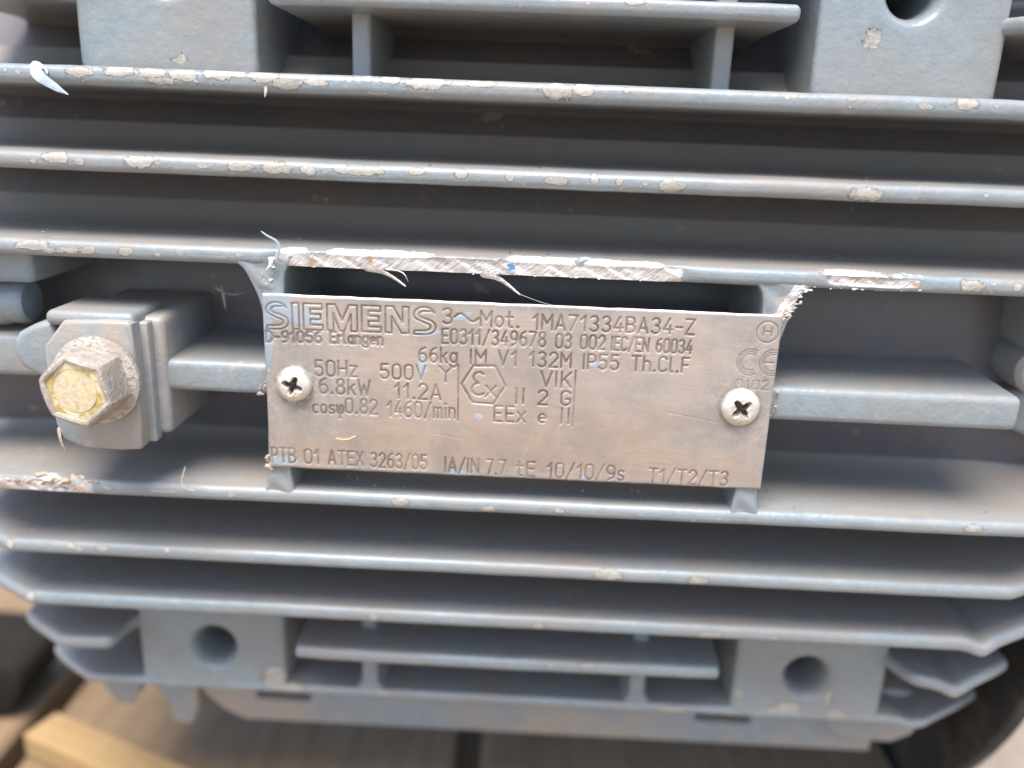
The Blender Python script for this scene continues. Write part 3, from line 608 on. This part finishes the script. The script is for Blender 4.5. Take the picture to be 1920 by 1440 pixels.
under(lathe('bolt_flange', [(1.02, 0), (1.05, .08), (1.03, .16), (.9, .22), (.72, .26)], 72, (BX, -.56, BZ), (-.02, -1, 0), 'zinc', blk))
hr = .90; rot6 = math.radians(14)
def hexr(r_, h_, a):
    t = ((a - rot6) % (math.pi / 3)) - math.pi / 6; f_ = math.cos(math.pi / 6) / math.cos(t)
    return r_ * (f_ * .9 + .1 * (.94)), h_ - (.05 * max(0, (1 / math.cos(t) - 1) * 6) if h_ > .8 and r_ > .6 else 0)
under(lathe('hex_head', [(hr + .03, .2), (hr + .01, .3), (hr, .6), (hr * .985, .98), (hr * .94, 1.06), (hr * .87, 1.09), (hr * .80, 1.08), (hr * .76, 1.0)], 72, (BX, -.56, BZ), (-.02, -1, 0), 'zinc', blk, rfun=hexr, angle=28))
under(lathe('head_face', [(.72, .94), (.70, .99), (.66, 1.005), (.525, 1.005), (.51, .99), (.49, .99)], 64, (BX - .02, -.56, BZ), (-.02, -1, 0), 'yellow', blk))
under(lathe('face_centre', [(.495, .98), (.49, 1.01), (.3, 1.02), (.05, 1.023)], 64, (BX - .02, -.56, BZ), (-.02, -1, 0), 'pale', blk))

# brackets of the end shields at the left and right margins
rbox('bracket', -15.5, -11.75, .7, 4.5, 2.0, 2.95, .18, 'dusty', motor)
rbox('bracket', -15.5, -12.05, 1.0, 4.5, -.45, .62, .2, 'dusty', motor)
lathe('plug', [(.62, 0), (.62, 1.6), (.60, 1.9), (.55, 2.05), (.56, 2.1), (.56, 2.4), (.48, 2.52), (.2, 2.56)], 48, (-14.9, 1.6, 1.33), (1, 0, .02), 'paint', motor)
rbox('bracket', 12.75, 16, 1.9, 5, 1.0, 2.75, .3, 'paint', motor, seg=5)
lathe('boss', [(.62, 0), (.62, 1.5), (.5, 1.62), (.3, 1.62), (.28, .9), (.02, .9)], 40, (13.25, 3.6, .55), (0, -1, 0), 'dusty', motor)
prism('bracket', smooth_poly([(12.3, -.35), (13.2, -.1), (15, -.2), (15, -1.9), (13.4, -1.35), (12.4, -.85)], 2), 2.7, 4.9, .2, 'paint', motor)

# underside rail, lugs
prism('base_rail', [(-10.3, -12.6), (-10.3, -10.2), (-8.45, -10.2), (-8.45, -12.78), (-6.65, -12.82), (-6.6, -10.2), (6.25, -10.2), (6.3, -12.75), (8.1, -12.78), (8.15, -10.2), (10.6, -10.2), (11.5, -12.0), (12.2, -13.0), (12.2, -13.62), (-8.9, -13.66), (-9.6, -13.3)], 5.0, 12, .1, 'dusty', motor)
prism('lug', smooth_poly([(-13.9, -11.5), (-13.5, -13.25), (-12.5, -13.3), (-12.35, -11.5)], 1), 5, 9, .1, 'dusty', motor)
prism('lug', smooth_poly([(-12.2, -12.3), (-11.5, -13.0), (-11.45, -13.95), (-10.5, -13.95), (-10.4, -11.3), (-12.0, -11.3)], 1), 5, 9, .1, 'dusty', motor)
prism('lug', smooth_poly([(9.6, -10.6), (10.4, -12.3), (11.0, -12.55), (12.9, -12.6), (13.5, -11.2), (13.2, -10.6)], 1), 4.2, 5.6, .1, 'dusty', motor)
def disc(name, x0, x1, R_, seg, mat, cy=AX_Y, cz=0, **kw):
    return lathe(name, [(R_ - .08, 0), (R_, .08), (R_, x1 - x0 - .08), (R_ - .08, x1 - x0)], seg, (x0, cy, cz), (1, 0, 0), mat, motor, **kw)
disc('end_flange', 15.5, 16.0, 20.2, 180, 'black', 22, -3, label='dark round end flange at the right end of the motor')
disc('end_shield', -19, -15.6, 7.5, 96, 'wall', 17.5)
# ---------------------------------------------------------------- burrs, torn slivers, flakes on the edges
def sliver(name, pts, wd, mat, th=.012):
    P = np.array(resample(smooth_poly(pts, 2, False), .05)); n = len(P); V = []; F = []
    for i in range(n):
        u = i / (n - 1); w_ = wd * (1 - u) ** .75 * min(1, u * 5 + .35) * (1 + .25 * float(vnoise(i * .45, 5))) + .004
        a = P[min(i + 1, n - 1)] - P[max(i - 1, 0)]; a = a / (np.linalg.norm(a) + 1e-9); s_ = np.cross(a, (0, 1, .25)); s_ /= np.linalg.norm(s_) + 1e-9
        nrm = np.cross(s_, a)
        V += [P[i] - s_ * w_ / 2, P[i] - nrm * th + s_ * w_ * .05, P[i] + s_ * w_ / 2, P[i] + nrm * th]
    for i in range(n - 1):
        for k in range(4): F.append((i * 4 + k, i * 4 + (k + 1) % 4, (i + 1) * 4 + (k + 1) % 4, (i + 1) * 4 + k))
    F += [(0, 1, 2, 3), tuple((n - 1) * 4 + k for k in (3, 2, 1, 0))]
    return mesh_obj(name, V, F, mat, motor, angle=25)
sliver('metal_burr', [(-3.6, -.06, 2.86), (-3.2, -.10, 2.82), (-2.9, -.14, 2.68), (-2.62, -.2, 2.50)], .16, 'bare')
sliver('metal_burr', [(-3.1, -.06, 2.85), (-2.7, -.10, 2.83), (-2.58, -.12, 2.60)], .05, 'bare')
sliver('metal_burr', [(-.95, -.06, 2.84), (-.55, -.10, 2.78), (-.3, -.14, 2.62), (-.02, -.22, 2.42)], .17, 'bare')
sliver('metal_burr', [(-5.62, -.05, 2.95), (-5.50, -.10, 3.25), (-5.55, -.15, 3.42), (-5.75, -.2, 3.52), (-5.88, -.2, 3.62)], .10, 'flake')
sliver('metal_burr', [(-5.75, -.04, 3.02), (-5.72, -.08, 2.85), (-5.85, -.1, 2.72)], .12, 'bare')
sliver('paint_flake', [(-11.02, .9, 7.0), (-11.12, .72, 6.85), (-10.85, .62, 6.66), (-10.3, .5, 6.38)], .42, 'flake')
sliver('paint_flake', [(-5.95, .82, 6.72), (-5.92, .74, 6.6), (-5.94, .7, 6.48)], .08, 'debris')
sliver('paint_flake', [(1.24, -.02, 3.13), (1.33, -.12, 3.25), (1.5, -.15, 3.30)], .28, 'flake', th=.03)
sliver('dry_debris', [(-7.75, 2.2, 1.85), (-7.6, 1.9, 1.7), (-7.45, 1.6, 1.35)], .13, 'debris')
sliver('dry_debris', [(-7.9, 2.2, 1.8), (-7.5, 2.0, 1.65), (-7.0, 1.9, 1.78)], .06, 'debris')
sliver('dry_debris', [(-10.75, -.72, -1.1), (-10.7, -.8, -1.4), (-10.62, -.75, -1.72)], .10, 'debris')
sliver('dry_debris', [(-4.35, -.03, -1.33), (-4.1, -.05, -1.36), (-3.85, -.05, -1.22)], .06, 'pale')
sliver('fibre', [(-.1, -.1, 2.44), (.5, -.05, 2.22), (1.0, -.03, 2.14)], .010, 'string', th=.003)
sliver('fibre', [(-8.1, -.02, -2.25), (-8.25, -.1, -2.75), (-7.9, -.1, -2.85)], .02, 'string', th=.006)
# crumbs of torn metal along the ground edge, clods on the lower-left fin
V = []; F = []
def crumb(c, r_, st=(1, 1, 1)):
    bm = bmesh.new(); bmesh.ops.create_icosphere(bm, subdivisions=1, radius=r_)
    b0 = len(V)
    for v in bm.verts:
        j = random.uniform(.25, 1.7); V.append((c[0] + v.co.x * j * st[0], c[1] + v.co.y * j * st[1] * .6, c[2] + v.co.z * j * st[2] * .8))
    bm.verts.index_update()
    for f in bm.faces: F.append(tuple(b0 + q.index for q in f.verts))
    bm.free()
for _ in range(70):
    x_ = random.choice([random.uniform(-5.7, 3.8), random.uniform(6.6, 9.2)]); zc = random.choice([random.uniform(3.08, 3.20), random.uniform(2.80, 2.86)])
    crumb((x_, random.uniform(.06, .14), zc), random.uniform(.01, .028), (random.uniform(1, 3.2), 1, random.uniform(.6, 1.1)))
for _ in range(40):
    u = random.random(); crumb((6.50 - .45 * u + random.uniform(-.16, .05), .05, 2.85 - .85 * u + random.uniform(-.1, .1)), random.uniform(.015, .05), (1.4, .6, 1))
for _ in range(16): crumb((-5.95 + random.uniform(-.12, .25), .07, 2.85 + random.uniform(-.55, .12)), random.uniform(.02, .06), (1, .6, 1))
mesh_obj('metal_crumbs', V, F, 'bare', motor, angle=15, kind='stuff')
V = []; F = []
for k_, cnt in ((-1, 150), (-2, 60), (-3, 45), (1, 45), (2, 40)):
    for _ in range(cnt):
        u_ = random.random() ** 1.5; x_ = random.gauss(2.5, 2.2) if (k_ == -1 and random.random() < .6) else random.uniform(-12.5, 12.5)
        crumb((x_, FIN_Y[abs(k_)] + .28 + u_ * 1.6, FIN_Z[abs(k_)] * (1 if k_ > 0 else -1) + .225 + .05 * u_), random.choice([.008, .012, .016, .03]), (1.4, 1, .6))
mesh_obj('grit', V, F, 'grit', motor, angle=15, kind='stuff')
V = []; F = []
for _ in range(60):
    cx = random.choice([-11.6, -10.9, -12.6]); crumb((cx + random.gauss(0, .3), .12 + random.uniform(-.05, .1), -2.86 + random.gauss(0, .05)), random.uniform(.02, .11), (1.5, 1, .8))
for _ in range(40): crumb((random.uniform(-5.9, 5.9), random.uniform(.4, 1.6), -2.76), random.uniform(.008, .03))
for _ in range(12): crumb((5.98 + random.uniform(-.1, .3), .2, random.uniform(-.4, .5)), random.uniform(.02, .06))
for _ in range(12): crumb((-6.0 + random.uniform(-.25, .08), .2, random.uniform(-.4, .3)), random.uniform(.02, .06))
for _ in range(18): crumb((-6.0 + random.uniform(-.1, .08), .06, random.uniform(-2.3, -1.85)), random.uniform(.02, .07))
mesh_obj('dirt_crumbs', V, F, 'debris', motor, angle=15, kind='stuff')

# ---------------------------------------------------------------- what the motor lies on and beside
pal = thing('timber_platform', 'brown weathered timber boards lying under the motor', 'wooden platform', (0, 15, -18.5))
xb = 15.2 - 17.2 * 5
while xb < 15:
    rbox('board', xb + 1.0, xb + 17.2, -45, 60, -19.0, -17.42, .2, 'board', pal, seg=1); xb += 17.2
rbox('bearer', -66, 15.2, 8, 16, -23.4, -19.02, .2, 'board', pal, seg=1); rbox('bearer', -66, 15.2, -34, -26, -23.4, -19.02, .2, 'board', pal, seg=1)
pl_ = rbox('wooden_batten', -6.2, 13, -.72, .72, -.55, .55, .08, 'plank', None)
pl_.rotation_euler = (0, 0, math.radians(-22.5)); pl_.location = Vector((-12.0, 5.15, -16.86)) * S
pl_['label'] = 'pale yellow pine batten lying at a slant below the left end of the motor'; pl_['category'] = 'wooden batten'
ty = prism('rubber_buffer', smooth_poly([(-28, -14.8), (-19.6, -14.8), (-19.0, -15.3), (-19.2, -16.4), (-20.2, -17.4), (-28, -17.4)], 2), 8.8, 12.5, .2, 'rubber', None)
ty['label'] = 'black rubber buffer with a rounded end, beyond the yellow batten at the lower left'; ty['category'] = 'rubber buffer'
